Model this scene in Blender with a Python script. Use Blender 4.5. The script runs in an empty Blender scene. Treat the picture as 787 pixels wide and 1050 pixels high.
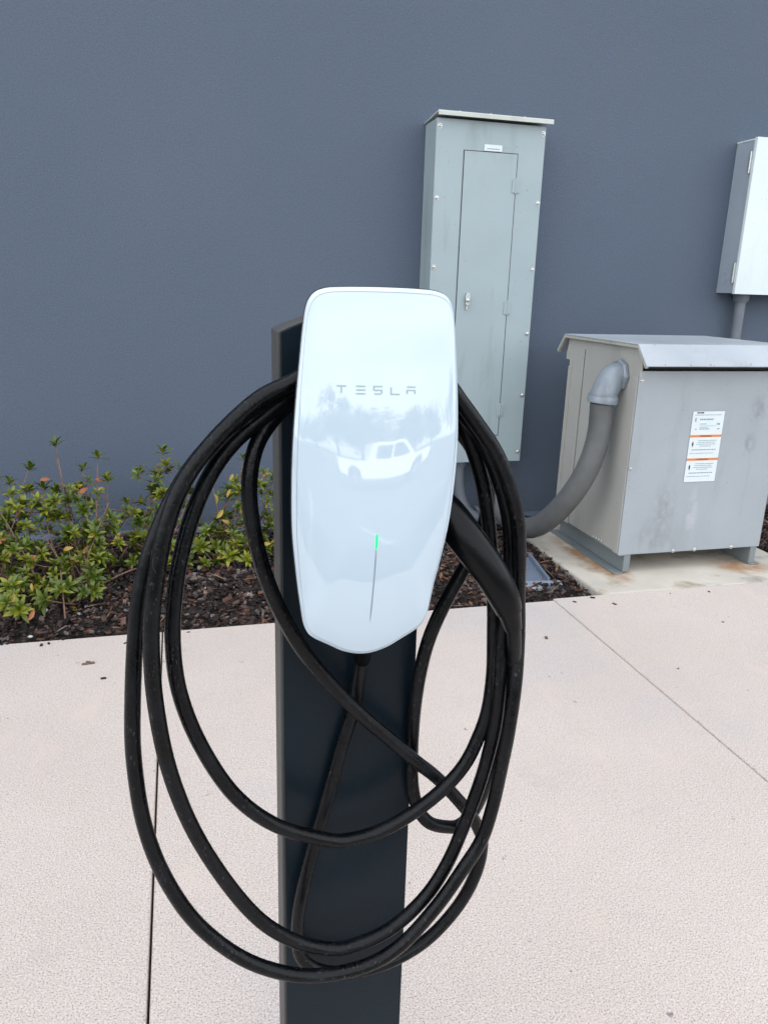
import bpy, math, random
from mathutils import Vector, Matrix, noise
from mathutils.bvhtree import BVHTree
random.seed(7)
S = bpy.context.scene
COL = S.collection
rad = math.radians

# ---------------------------------------------------------------- camera
cam_d = bpy.data.cameras.new('camera')
cam = bpy.data.objects.new('camera', cam_d)
COL.objects.link(cam)
cam_d.sensor_fit = 'HORIZONTAL'
cam_d.sensor_width = 36.0
cam_d.lens = 36.0 * 788.0 / 787.0
cam_d.clip_start = 0.02
cam_d.clip_end = 2000
R = Matrix(((0.967668, 0.044211, -0.248321), (-0.250591, 0.280446, -0.926582), (0.028676, 0.958851, 0.282458)))
cam.matrix_world = Matrix.Translation((0, 0, 1.30)) @ R.to_4x4()
S.camera = cam

# ---------------------------------------------------------------- light
SUN_EL, SUN_AZ = rad(48), rad(-20)      # the sun stands behind the building: everything near the wall lies in its shade
world = bpy.data.worlds.new('World')
S.world = world
world.use_nodes = True
wn = world.node_tree.nodes
sky = wn.new('ShaderNodeTexSky')
sky.sky_type = 'NISHITA'
sky.sun_disc = False
sky.sun_elevation = SUN_EL
sky.sun_rotation = SUN_AZ
sky.air_density = 1.0
sky.dust_density = 2.0
wn['Background'].inputs['Strength'].default_value = 0.11
# thin broken cloud over the blue: white veil mixed over the sky by noise on the view direction
wl = world.node_tree.links
wtc = wn.new('ShaderNodeTexCoord')
wmp = wn.new('ShaderNodeMapping'); wmp.inputs['Scale'].default_value = (1, 1, 2.2)
wl.new(wtc.outputs['Generated'], wmp.inputs[0])
wno = wn.new('ShaderNodeTexNoise'); wno.inputs['Scale'].default_value = 2.6; wno.inputs['Detail'].default_value = 8; wno.inputs['Roughness'].default_value = .62
wl.new(wmp.outputs[0], wno.inputs['Vector'])
wmr = wn.new('ShaderNodeMapRange')
wmr.inputs['From Min'].default_value = .34; wmr.inputs['From Max'].default_value = .62
wmr.inputs['To Min'].default_value = .40; wmr.inputs['To Max'].default_value = .95
wl.new(wno.outputs['Fac'], wmr.inputs[0])
wmx = wn.new('ShaderNodeMix'); wmx.data_type = 'RGBA'
wl.new(wmr.outputs[0], wmx.inputs[0]); wl.new(sky.outputs[0], wmx.inputs[6])
wmx.inputs[7].default_value = (7.4, 7.5, 7.5, 1)
wl.new(wmx.outputs[2], wn['Background'].inputs['Color'])
sun_d = bpy.data.lights.new('sun', 'SUN')
sun_d.energy = 4.0
sun_d.angle = rad(0.5)
sun_d.color = (1.0, 0.95, 0.88)
sun = bpy.data.objects.new('sun', sun_d)
COL.objects.link(sun)
sd = Vector((math.sin(SUN_AZ) * math.cos(SUN_EL), math.cos(SUN_AZ) * math.cos(SUN_EL), math.sin(SUN_EL)))
sun.rotation_euler = sd.to_track_quat('Z', 'Y').to_euler()
S.view_settings.view_transform = 'Standard'
S.view_settings.look = 'None'
S.view_settings.gamma = 1.0
S.view_settings.exposure = 1.78

# ---------------------------------------------------------------- materials
def mat(name, col, rough=0.6, metal=0.0, var=0.0, vscale=8.0, bump=0.0, bscale=60.0, detail=4.0,
        col2=None, coat=0.0, spec=0.5, emit=None, estr=0.0, rvar=0.0, bdist=0.002):
    m = bpy.data.materials.new(name)
    m.use_nodes = True
    nt = m.node_tree
    N, L = nt.nodes, nt.links
    b = N['Principled BSDF']
    b.inputs['Roughness'].default_value = rough
    b.inputs['Metallic'].default_value = metal
    b.inputs['Specular IOR Level'].default_value = spec
    b.inputs['Coat Weight'].default_value = coat
    b.inputs['Coat Roughness'].default_value = 0.03
    b.inputs['Base Color'].default_value = (*col, 1)
    tc = N.new('ShaderNodeTexCoord')
    if var or col2:
        n = N.new('ShaderNodeTexNoise')
        n.inputs['Scale'].default_value = vscale
        n.inputs['Detail'].default_value = 6
        n.inputs['Roughness'].default_value = 0.62
        L.new(tc.outputs['Object'], n.inputs['Vector'])
        r = N.new('ShaderNodeValToRGB')
        r.color_ramp.elements[0].position = 0.32
        r.color_ramp.elements[1].position = 0.68
        c2 = col2 or tuple(c * (1 + var) for c in col)
        c1 = col if col2 else tuple(c * (1 - var) for c in col)
        r.color_ramp.elements[0].color = (*c1, 1)
        r.color_ramp.elements[1].color = (*c2, 1)
        L.new(n.outputs['Fac'], r.inputs[0])
        L.new(r.outputs[0], b.inputs['Base Color'])
        if rvar:
            mr = N.new('ShaderNodeMapRange')
            mr.inputs['To Min'].default_value = max(0, rough - rvar)
            mr.inputs['To Max'].default_value = min(1, rough + rvar)
            L.new(n.outputs['Fac'], mr.inputs[0])
            L.new(mr.outputs[0], b.inputs['Roughness'])
    if bump:
        n2 = N.new('ShaderNodeTexNoise')
        n2.inputs['Scale'].default_value = bscale
        n2.inputs['Detail'].default_value = detail
        L.new(tc.outputs['Object'], n2.inputs['Vector'])
        bp = N.new('ShaderNodeBump')
        bp.inputs['Strength'].default_value = bump
        bp.inputs['Distance'].default_value = bdist
        L.new(n2.outputs['Fac'], bp.inputs['Height'])
        L.new(bp.outputs[0], b.inputs['Normal'])
    if emit:
        b.inputs['Emission Color'].default_value = (*emit, 1)
        b.inputs['Emission Strength'].default_value = estr
    return m

def nodes_of(m):
    return m.node_tree.nodes, m.node_tree.links, m.node_tree.nodes['Principled BSDF']

def mix(N, L, fac, a, b, blend='MIX'):
    x = N.new('ShaderNodeMix')
    x.data_type = 'RGBA'
    x.blend_type = blend
    for sock, v in ((x.inputs[0], fac), (x.inputs[6], a), (x.inputs[7], b)):
        if isinstance(v, bpy.types.NodeSocket):
            L.new(v, sock)
        elif isinstance(v, tuple):
            sock.default_value = (*v, 1)
        else:
            sock.default_value = v
    return x.outputs[2]

def noise_fac(N, L, scale, lo, hi, detail=5, seed=(0, 0, 0), stretch=(1, 1, 1), rough=0.6):
    tc = N.new('ShaderNodeTexCoord')
    mp = N.new('ShaderNodeMapping')
    mp.inputs['Location'].default_value = seed
    mp.inputs['Scale'].default_value = stretch
    L.new(tc.outputs['Object'], mp.inputs[0])
    n = N.new('ShaderNodeTexNoise')
    n.inputs['Scale'].default_value = scale
    n.inputs['Detail'].default_value = detail
    n.inputs['Roughness'].default_value = rough
    L.new(mp.outputs[0], n.inputs['Vector'])
    mr = N.new('ShaderNodeMapRange')
    mr.inputs['From Min'].default_value = lo
    mr.inputs['From Max'].default_value = hi
    L.new(n.outputs['Fac'], mr.inputs[0])
    return mr.outputs[0]

M = {}
# painted stucco wall: slate blue grey, fine grain, faint blotches
m = mat('wall_stucco', (0.118, 0.134, 0.182), 0.82, bump=0.42, bscale=120, detail=8, spec=0.25, bdist=0.004)
N, L, B = nodes_of(m)
c = mix(N, L, noise_fac(N, L, 0.8, .25, .75), (0.093, 0.118, 0.157), (0.103, 0.127, 0.167))
c = mix(N, L, noise_fac(N, L, 210, .38, .64, 3), (0.72, 0.72, 0.73), (1.16, 1.16, 1.16)) and c
g = noise_fac(N, L, 170, .36, .66, 3)
c = mix(N, L, g, c, mix(N, L, 1.0, c, (1.42, 1.38, 1.34), 'MULTIPLY'))
c = mix(N, L, noise_fac(N, L, 5, .62, .8, 6, (3, 1, 0), (1, 1, .25)), c, (0.13, 0.15, 0.18))
L.new(mix(N, L, 1.0, c, (0.77, 0.80, 0.84), 'MULTIPLY'), B.inputs['Base Color'])
M['wall'] = m
# fine sandblasted pinkish concrete
m = mat('pavement_concrete', (0.5, 0.46, 0.44), 0.9, bump=0.32, bscale=380, detail=3, spec=0.2, bdist=0.0013)
N, L, B = nodes_of(m)
c = mix(N, L, noise_fac(N, L, 1.6, .3, .7, 6), (0.565, 0.485, 0.44), (0.63, 0.545, 0.495))
c = mix(N, L, noise_fac(N, L, 0.9, .52, .72, 5, (5, 3, 0)), c, (0.50, 0.465, 0.47))
c = mix(N, L, noise_fac(N, L, 300, .50, .66, 2), c, (0.27, 0.225, 0.20))
c = mix(N, L, noise_fac(N, L, 260, .54, .68, 2, (9, 2, 0)), c, (0.70, 0.66, 0.63))
c = mix(N, L, noise_fac(N, L, 22, .70, .76, 3, (1, 7, 0)), c, (0.24, 0.21, 0.2))
c = mix(N, L, noise_fac(N, L, 5, .62, .95, 7, (4, 7, 0)), c, (0.40, 0.37, 0.36))
c = mix(N, L, noise_fac(N, L, 2.2, .58, .76, 6, (14, 3, 0), (2.2, 1, 1)), c, (0.62, 0.51, 0.45))
c = mix(N, L, noise_fac(N, L, 48, .74, .79, 2, (3, 17, 0)), c, (0.12, 0.10, 0.09))
L.new(c, B.inputs['Base Color'])
M['pave'] = m
# equipment pad with rust and dirt
m = mat('pad_concrete', (0.5, 0.46, 0.4), 0.9, bump=0.4, bscale=120, spec=0.2)
N, L, B = nodes_of(m)
c = mix(N, L, noise_fac(N, L, 4, .3, .7, 7), (0.48, 0.445, 0.39), (0.60, 0.555, 0.49))
c = mix(N, L, noise_fac(N, L, 5, .55, .7, 6, (2, 3, 0)), c, (0.34, 0.27, 0.19))
c = mix(N, L, noise_fac(N, L, 3, .58, .72, 7, (8, 3, 0), (1, 2.5, 1)), c, (0.27, 0.27, 0.29))
def blob(N, L, cx, cy, rx, ry, thr=1.0):
    tc = N.new('ShaderNodeTexCoord')
    mp = N.new('ShaderNodeMapping')
    mp.vector_type = 'TEXTURE'
    mp.inputs['Location'].default_value = (cx, cy, 0)
    mp.inputs['Scale'].default_value = (rx, ry, 10)
    L.new(tc.outputs['Object'], mp.inputs[0])
    gr = N.new('ShaderNodeTexGradient')
    gr.gradient_type = 'SPHERICAL'
    L.new(mp.outputs[0], gr.inputs[0])
    ns = noise_fac(N, L, 14, .3, .65, 5, (cx, cy, 0))
    mu = N.new('ShaderNodeMath')
    mu.operation = 'MULTIPLY'
    mu.use_clamp = True
    L.new(gr.outputs['Fac'], mu.inputs[0])
    L.new(ns, mu.inputs[1])
    m2 = N.new('ShaderNodeMath')
    m2.operation = 'MULTIPLY'
    m2.use_clamp = True
    m2.inputs[1].default_value = thr
    L.new(mu.outputs[0], m2.inputs[0])
    return m2.outputs[0]
for (x, y, rx, ry, t) in ((1.985, 3.13, .10, .20, 2.6), (2.70, 3.05, .16, .12, 2.2), (2.62, 3.07, .12, .1, 1.6), (1.95, 3.4, .08, .3, 1.8)):
    c = mix(N, L, blob(N, L, x, y, rx, ry, t), c, (0.36, 0.22, 0.13))
L.new(c, B.inputs['Base Color'])
M['pad'] = m
M['soil'] = mat('soil', (0.02, 0.016, 0.013), 0.95, var=.3, bump=.6, bscale=40)
M['asphalt'] = mat('asphalt', (0.05, 0.05, 0.052), 0.9, var=.25, vscale=3, bump=.5, bscale=120)
M['paint'] = mat('road_paint', (0.22, 0.22, 0.21), 0.8, var=.5, vscale=20)

# mulch chips: colour of each chip by island
m = mat('bark_mulch', (0.05, 0.03, 0.02), 0.85, bump=.8, bscale=160, spec=.3)
N, L, B = nodes_of(m)
geo = N.new('ShaderNodeNewGeometry')
r = N.new('ShaderNodeValToRGB')
cr = r.color_ramp
cr.interpolation = 'LINEAR'
stops = ((0, (0.012, 0.010, 0.010)), (.28, (0.028, 0.020, 0.018)), (.5, (0.052, 0.036, 0.030)), (.68, (0.085, 0.060, 0.052)),
         (.80, (0.16, 0.062, 0.034)), (.90, (0.15, 0.115, 0.10)), (.985, (0.20, 0.16, 0.14)), (1.0, (0.42, 0.38, 0.36)))
cr.elements[0].position, cr.elements[0].color = stops[0][0], (*stops[0][1], 1)
cr.elements[1].position, cr.elements[1].color = stops[-1][0], (*stops[-1][1], 1)
for p, cc in stops[1:-1]:
    e = cr.elements.new(p)
    e.color = (*cc, 1)
L.new(geo.outputs['Random Per Island'], r.inputs[0])
L.new(mix(N, L, noise_fac(N, L, 60, .3, .7), r.outputs[0], mix(N, L, 1.0, r.outputs[0], (.55, .55, .6), 'MULTIPLY')), B.inputs['Base Color'])
M['mulch'] = m

def leaf_mat(name, a, b, c3):
    m = mat(name, a, 0.42, spec=.5)
    N, L, B = nodes_of(m)
    geo = N.new('ShaderNodeNewGeometry')
    oi = N.new('ShaderNodeObjectInfo')
    ad = N.new('ShaderNodeMath')
    ad.operation = 'ADD'
    L.new(geo.outputs['Random Per Island'], ad.inputs[0])
    L.new(oi.outputs['Random'], ad.inputs[1])
    r = N.new('ShaderNodeValToRGB')
    r.color_ramp.elements[0].color = (*a, 1)
    r.color_ramp.elements[1].color = (*c3, 1)
    e = r.color_ramp.elements.new(.5)
    e.color = (*b, 1)
    h = N.new('ShaderNodeMath')
    h.operation = 'MULTIPLY'
    h.inputs[1].default_value = .5
    L.new(ad.outputs[0], h.inputs[0])
    L.new(h.outputs[0], r.inputs[0])
    L.new(r.outputs[0], B.inputs['Base Color'])
    B.inputs['Transmission Weight'].default_value = 0.0
    B.inputs['Subsurface Weight'].default_value = 0.0
    return m
M['leaf'] = leaf_mat('leaf_green', (0.018, 0.042, 0.003), (0.078, 0.115, 0.005), (0.24, 0.23, 0.010))
M['leaf_yellow'] = leaf_mat('leaf_yellow', (0.22, 0.20, 0.02), (0.30, 0.21, 0.03), (0.34, 0.20, 0.05))
M['leaf_red'] = leaf_mat('leaf_red', (0.20, 0.05, 0.018), (0.30, 0.09, 0.03), (0.32, 0.15, 0.05))
M['twig'] = mat('twig_bark', (0.17, 0.10, 0.075), 0.85, var=.35, vscale=40, bump=.4)
M['tree_leaf'] = leaf_mat('tree_leaf', (0.03, 0.05, 0.015), (0.05, 0.08, 0.02), (0.09, 0.13, 0.03))

# charger
m = mat('white_glass', (0.47, 0.57, 0.655), 0.03, spec=.5, coat=0.0)
m.node_tree.nodes['Principled BSDF'].inputs['IOR'].default_value = 1.9
M['glass'] = m
M['rim'] = mat('faceplate_rim', (0.74, 0.77, 0.80), 0.25, var=.04)
M['gap'] = mat('gasket_and_shade', (0.02, 0.022, 0.025), 0.5, var=.2)  # near-black for gasket and door gap, also the block painting the lid's shadow
M['housing'] = mat('housing_plastic', (0.012, 0.013, 0.015), 0.45, var=.2, bump=.2, bscale=300)
M['letter'] = mat('grey_print', (0.30, 0.39, 0.41), 0.35, var=.05)
M['led'] = mat('green_led', (0.01, 0.30, 0.08), 0.4, var=.02, emit=(0.01, 1.0, 0.22), estr=.45)
M['slot'] = mat('light_slot', (0.22, 0.27, 0.31), 0.4, var=.1)
# cable: satin black rubber, dusty scuffs
m = mat('cable_rubber', (0.012, 0.013, 0.015), 0.42, spec=.22, bump=.35, bscale=140)
N, L, B = nodes_of(m)
sc = noise_fac(N, L, 420, .60, .70, 4, (2, 2, 2), (1, 1, .35))
sp = noise_fac(N, L, 14, .46, .62, 4, (7, 2, 2))
mu = N.new('ShaderNodeMath'); mu.operation = 'MULTIPLY'
L.new(sc, mu.inputs[0]); L.new(sp, mu.inputs[1])
dust = noise_fac(N, L, 24, .42, .75, 6, (1, 5, 2))
c = mix(N, L, dust, (0.0015, 0.002, 0.003), (0.006, 0.007, 0.009))
c = mix(N, L, mu.outputs[0], c, (0.055, 0.058, 0.06))
L.new(c, B.inputs['Base Color'])
mr = N.new('ShaderNodeMapRange'); mr.inputs['To Min'].default_value = .26; mr.inputs['To Max'].default_value = .46
L.new(dust, mr.inputs[0]); L.new(mr.outputs[0], B.inputs['Roughness'])
M['cable'] = m
M['handle'] = mat('handle_plastic', (0.0015, 0.002, 0.003), 0.30, spec=.2, var=.3, vscale=30, bump=.15, bscale=200)
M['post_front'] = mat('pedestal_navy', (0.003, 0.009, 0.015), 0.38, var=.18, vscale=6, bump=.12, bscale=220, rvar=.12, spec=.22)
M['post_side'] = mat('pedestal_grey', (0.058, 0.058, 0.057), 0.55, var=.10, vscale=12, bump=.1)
M['steel'] = mat('bolt_steel', (0.55, 0.56, 0.56), 0.35, metal=.9, var=.1)

def worn(name, a, b, streak, rough=.45, rust=0.0, metal=0.0):
    m = mat(name, a, rough, metal=metal, bump=.12, bscale=18, bdist=.004, spec=.45)
    N, L, B = nodes_of(m)
    c = mix(N, L, noise_fac(N, L, 2.6, .3, .7, 6), a, b)
    c = mix(N, L, noise_fac(N, L, 9, .55, .78, 7, (3, 1, 5), (1, 1, .18)), c, streak)
    c = mix(N, L, noise_fac(N, L, 70, .68, .76, 3, (3, 8, 5)), c, tuple(x * .6 for x in a))
    if rust:
        c = mix(N, L, noise_fac(N, L, 35, .68, .76, 5, (6, 1, 2)), c, (0.22, 0.10, 0.045))
    L.new(c, B.inputs['Base Color'])
    return m
M['cabinet'] = worn('cabinet_paint', (0.285, 0.350, 0.375), (0.320, 0.392, 0.418), (0.235, 0.285, 0.295))
M['cab_edge'] = worn('cabinet_edge', (0.46, 0.49, 0.46), (0.54, 0.57, 0.54), (0.36, 0.37, 0.33), rust=1)
M['trans'] = worn('transformer_paint', (0.300, 0.315, 0.345), (0.345, 0.360, 0.385), (0.26, 0.27, 0.295), .42)
# handprint-like stains on the transformer's front
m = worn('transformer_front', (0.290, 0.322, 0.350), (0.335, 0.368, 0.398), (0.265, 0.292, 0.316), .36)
N, L, B = nodes_of(m)
src = B.inputs['Base Color'].links[0].from_socket
def blobz(cx, cz, rx, rz, t, sc=20, st=(1, 1, 1)):
    tc = N.new('ShaderNodeTexCoord')
    mp = N.new('ShaderNodeMapping'); mp.vector_type = 'TEXTURE'
    mp.inputs['Location'].default_value = (cx, 0, cz)
    mp.inputs['Scale'].default_value = (rx, 50, rz)
    L.new(tc.outputs['Object'], mp.inputs[0])
    gr = N.new('ShaderNodeTexGradient'); gr.gradient_type = 'SPHERICAL'
    L.new(mp.outputs[0], gr.inputs[0])
    ns = noise_fac(N, L, sc, .38, .6, 5, (cx, 0, cz), st)
    mu = N.new('ShaderNodeMath'); mu.operation = 'MULTIPLY'; L.new(gr.outputs['Fac'], mu.inputs[0]); L.new(ns, mu.inputs[1])
    m2 = N.new('ShaderNodeMath'); m2.operation = 'MULTIPLY'; m2.use_clamp = True; m2.inputs[1].default_value = t
    L.new(mu.outputs[0], m2.inputs[0])
    return m2.outputs[0]
src = mix(N, L, blobz(2.20, .30, .09, .18, .75, 34, (1, 1, .7)), src, (0.215, 0.225, 0.235))
src = mix(N, L, blobz(2.17, .17, .16, .12, .8, 26, (1, 1, .5)), src, (0.22, 0.23, 0.24))
src = mix(N, L, blobz(2.645, .79, .06, .085, .9, 40, (1, 1, .5)), src, (0.20, 0.21, 0.23))
src = mix(N, L, blobz(2.62, .62, .055, .07, .9, 40, (1, 1, .5)), src, (0.20, 0.21, 0.23))
src = mix(N, L, blobz(2.36, .28, .035, .16, 1.4, 9), src, (0.45, 0.46, 0.50))
L.new(src, B.inputs['Base Color'])
M['trans_front'] = m
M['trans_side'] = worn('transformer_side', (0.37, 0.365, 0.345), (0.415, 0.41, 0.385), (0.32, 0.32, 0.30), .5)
M['lid'] = worn('lid_weathered', (0.31, 0.34, 0.38), (0.40, 0.435, 0.475), (0.25, 0.275, 0.30), .45, rust=1)
M['lid_edge'] = worn('lid_edge', (0.36, 0.35, 0.30), (0.43, 0.42, 0.38), (0.25, 0.24, 0.2), .6, rust=1)
M['channel'] = worn('steel_channel', (0.16, 0.19, 0.20), (0.21, 0.24, 0.25), (0.12, 0.12, 0.12), .6, rust=1)
M['elbow'] = worn('galvanised_fitting', (0.20, 0.235, 0.27), (0.28, 0.32, 0.36), (0.15, 0.17, 0.20), .45, metal=.15)
M['flex'] = mat('flex_conduit_grey', (0.098, 0.102, 0.104), 0.55, var=.14, vscale=9, bump=.15, bscale=80)
M['pvc'] = mat('pvc_grey', (0.15, 0.17, 0.20), 0.55, var=.12, vscale=7)
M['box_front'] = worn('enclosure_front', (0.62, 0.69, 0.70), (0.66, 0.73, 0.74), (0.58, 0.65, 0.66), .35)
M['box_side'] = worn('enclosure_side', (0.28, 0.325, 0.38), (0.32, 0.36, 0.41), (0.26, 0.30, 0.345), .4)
M['label'] = mat('label_white', (0.62, 0.68, 0.70), 0.4, var=.03, vscale=30)
M['label_print'] = mat('label_print_grey', (0.20, 0.28, 0.34), 0.5, var=.3, vscale=200)
M['label_black'] = mat('label_print_black', (0.03, 0.04, 0.05), 0.5, var=.2)
M['label_blue'] = mat('label_print_blue', (0.25, 0.52, 0.68), 0.5, var=.1)
M['orange'] = mat('label_orange', (0.62, 0.21, 0.05), 0.45, var=.08)
M['red'] = mat('sticker_red', (0.70, 0.10, 0.05), 0.45, var=.08)
M['slate'] = mat('grey_plastic', (0.13, 0.16, 0.22), 0.5, var=.12)
M['slate_light'] = mat('grey_plastic_end', (0.22, 0.25, 0.31), 0.5, var=.08)
M['truck'] = mat('truck_paint', (0.80, 0.80, 0.80), 0.25, var=.02, coat=.6)
M['tyre'] = mat('tyre', (0.02, 0.02, 0.02), 0.8, var=.2)
M['window'] = mat('truck_glass', (0.02, 0.025, 0.03), 0.08, var=.1)
M['white_stone'] = mat('pale_pebble', (0.6, 0.58, 0.56), .7, var=.1)

# ---------------------------------------------------------------- helpers
def link(name, verts, faces, material, parent=None, smooth=False, mats=None, fmat=None):
    me = bpy.data.meshes.new(name)
    me.from_pydata([tuple(v) for v in verts], [], faces)
    if mats:
        for x in mats: me.materials.append(x)
        me.polygons.foreach_set('material_index', fmat)
    else:
        me.materials.append(material)
    if smooth:
        me.polygons.foreach_set('use_smooth', [True] * len(faces))
    me.update()
    o = bpy.data.objects.new(name, me)
    COL.objects.link(o)
    if parent:
        o.parent = parent
        o.matrix_parent_inverse = Matrix.Translation(-Vector(parent.location))
    return o

def tag(o, label=None, cat=None, group=None, kind=None):
    if label: o['label'] = label
    if cat: o['category'] = cat
    if group: o['group'] = group
    if kind: o['kind'] = kind
    return o

def thing(name, label, cat, loc, group=None):
    o = bpy.data.objects.new(name, None)
    COL.objects.link(o)
    o.location = loc
    o.empty_display_size = .1
    return tag(o, label, cat, group)

def bevel(o, w=.002, seg=2, angle=40):
    md = o.modifiers.new('bevel', 'BEVEL')
    md.width = w
    md.segments = seg
    md.limit_method = 'ANGLE'
    md.angle_limit = rad(angle)
    md.harden_normals = False
    return o

class MB:
    def __init__(s): s.v, s.f = [], []
    def add(s, vs, fs):
        n = len(s.v)
        s.v += [Vector(a) for a in vs]
        s.f += [tuple(i + n for i in f) for f in fs]
    def box(s, x0, x1, y0, y1, z0, z1, mtx=None):
        vs = [Vector((x, y, z)) for z in (z0, z1) for y in (y0, y1) for x in (x0, x1)]
        if mtx: vs = [mtx @ v for v in vs]
        s.add(vs, [(0, 2, 3, 1), (4, 5, 7, 6), (0, 1, 5, 4), (2, 6, 7, 3), (0, 4, 6, 2), (1, 3, 7, 5)])
    def tube(s, pts, r, n=12, cap=True, flat=1.0):
        pts = [Vector(p) for p in pts]
        rs = r if isinstance(r, (list, tuple)) else [r] * len(pts)
        t0 = (pts[1] - pts[0]).normalized()
        up = Vector((0, 1, 0)) if abs(t0.y) < .9 else Vector((1, 0, 0))
        u = t0.cross(up).normalized()
        vs, fs = [], []
        for i, p in enumerate(pts):
            t = (pts[min(i + 1, len(pts) - 1)] - pts[max(i - 1, 0)]).normalized()
            u = (u - t * u.dot(t)).normalized()
            w = t.cross(u)
            for k in range(n):
                a = 2 * math.pi * k / n
                vs.append(p + (u * math.cos(a) + w * math.sin(a) * flat) * rs[i])
        for i in range(len(pts) - 1):
            for k in range(n):
                k2 = (k + 1) % n
                fs.append((i * n + k, i * n + k2, (i + 1) * n + k2, (i + 1) * n + k))
        if cap:
            fs.append(tuple(range(n))[::-1])
            fs.append(tuple((len(pts) - 1) * n + k for k in range(n)))
        s.add(vs, fs)
    def prism(s, poly, y0, y1):            # polygon in x,z swept along y
        n = len(poly)
        vs = [(x, y0, z) for x, z in poly] + [(x, y1, z) for x, z in poly]
        fs = [tuple(range(n)), tuple(range(n, 2 * n))[::-1]]
        fs += [(i, i + n, (i + 1) % n + n, (i + 1) % n) for i in range(n)]
        s.add(vs, fs)
    def prismx(s, poly, x0, x1):           # polygon in y,z swept along x
        n = len(poly)
        vs = [(x0, y, z) for y, z in poly] + [(x1, y, z) for y, z in poly]
        fs = [tuple(range(n))[::-1], tuple(range(n, 2 * n))]
        fs += [(i, (i + 1) % n, (i + 1) % n + n, i + n) for i in range(n)]
        s.add(vs, fs)
    def dome(s, c, r, axis, h, n=12, rings=4):   # screw head
        a = Vector(axis).normalized()
        u = a.orthogonal().normalized(); w = a.cross(u)
        vs, fs = [], []
        for j in range(rings):
            q = j / (rings - .6) * math.pi / 2
            for k in range(n):
                t = 2 * math.pi * k / n
                vs.append(Vector(c) + (u * math.cos(t) + w * math.sin(t)) * r * math.cos(q) + a * h * math.sin(q))
        for j in range(rings - 1):
            for k in range(n):
                fs.append((j * n + k, j * n + (k + 1) % n, (j + 1) * n + (k + 1) % n, (j + 1) * n + k))
        fs.append(tuple((rings - 1) * n + k for k in range(n)))
        s.add(vs, fs)
    def build(s, name, material, parent=None, smooth=False):
        return link(name, s.v, s.f, material, parent, smooth)

def catmull(pts, sub=6, closed=False):
    P = [Vector(p) for p in pts]
    n = len(P)
    out = []
    for i in range(n if closed else n - 1):
        if closed:
            a, b, c, d = P[i - 1], P[i], P[(i + 1) % n], P[(i + 2) % n]
        else:
            a, b, c, d = P[max(i - 1, 0)], P[i], P[i + 1], P[min(i + 2, n - 1)]
        for k in range(sub):
            t = k / sub
            out.append(.5 * ((2 * b) + (c - a) * t + (2 * a - 5 * b + 4 * c - d) * t * t + (3 * b - a - 3 * c + d) * t ** 3))
    if not closed: out.append(P[-1])
    return out

def autosmooth(o, ang=35):
    me = o.data
    me.polygons.foreach_set('use_smooth', [True] * len(me.polygons))
    me.set_sharp_from_angle(angle=rad(ang))
    return o

# ================================================================ SETTING
def slab(x0, x1, y0, y1, parent, name='slab', z0=-.14, z1=0.0, material=None):
    b = MB(); b.box(x0, x1, y0, y1, z0, z1)
    o = b.build(name, material or M['pave'], parent)
    bevel(o, .006, 2)
    return o
ground = MB(); ground.box(-400, 400, -400, 400, -.50, -.30)
tag(ground.build('ground', M['soil']), kind='structure')
pav = bpy.data.objects.new('pavement', None); COL.objects.link(pav); tag(pav, kind='structure')
EDGE = 2.825
slab(-3.2, -.1125, -1.25, EDGE, pav)
slab(-.1075, 1.5385, -1.25, EDGE, pav)
slab(1.5425, 3.9, -1.25, EDGE + .02, pav)
slab(-6.5, -3.205, -1.25, EDGE, pav)
slab(3.905, 7.5, -1.25, EDGE + .02, pav)
g = MB(); g.box(-6.5, 7.5, -1.25, EDGE, -.2, -.145)
g.build('slab_bedding', M['soil'], pav)
# parking lot behind the camera, kerb step down from the pavement
lot = MB(); lot.box(-60, 60, -32, -1.4, -.29, -.12)
tag(lot.build('parking_lot', M['asphalt']), kind='structure')
kb = MB(); kb.box(-60, 60, -1.395, -1.255, -.29, -.003)
tag(bevel(kb.build('kerb', M['pave']), .015), kind='structure')
ln = MB()
for i in range(-8, 9): ln.box(i * 2.8 - .05 + 1.6, i * 2.8 + .05 + 1.6, -6.6, -1.6, -.118, -.116)
tag(ln.build('parking_lines', M['paint']), kind='structure')
# planting bed
def bed_h(x, y):
    e = min(1, max(0, (y - EDGE) / .35))
    return -.055 + .035 * e + .018 * noise.noise(Vector((x * 2.1, y * 2.1, 3))) * e
vs, fs = [], []
nx, ny = 150, 24
for j in range(ny + 1):
    for i in range(nx + 1):
        x = -4.2 + 8.6 * i / nx; y = EDGE + .002 + 1.29 * j / ny
        if False: pass
        vs.append((x, y, bed_h(x, y) - .012))
for j in range(ny):
    for i in range(nx):
        a = j * (nx + 1) + i
        fs.append((a, a + 1, a + nx + 2, a + nx + 1))
tag(link('planting_bed', vs, fs, M['soil'], smooth=True), kind='structure')
# pad the transformer stands on
pad = MB()
pad.prism([(1.786, -.28), (2.98, -.28), (2.98, -.001), (1.786, -.001)], EDGE + .023, 4.0)
pad_o = pad.build('equipment_pad', M['pad'])
bevel(pad_o, .012, 3)
tag(pad_o, kind='structure')

# wall
wl = MB(); wl.box(-14, 16, 4.10, 4.40, -.3, 9.4)
wall = wl.build('wall', M['wall'])
tag(wall, 'tall slate blue stucco wall behind the electrical boxes and shrubs', 'wall')
fl = MB(); fl.prismx([(4.06, -.2), (4.098, -.2), (4.098, .015), (4.06, -.005)], -7, 8)
bevel(fl.build('wall_footing', M['wall'], wall), .004)

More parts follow.
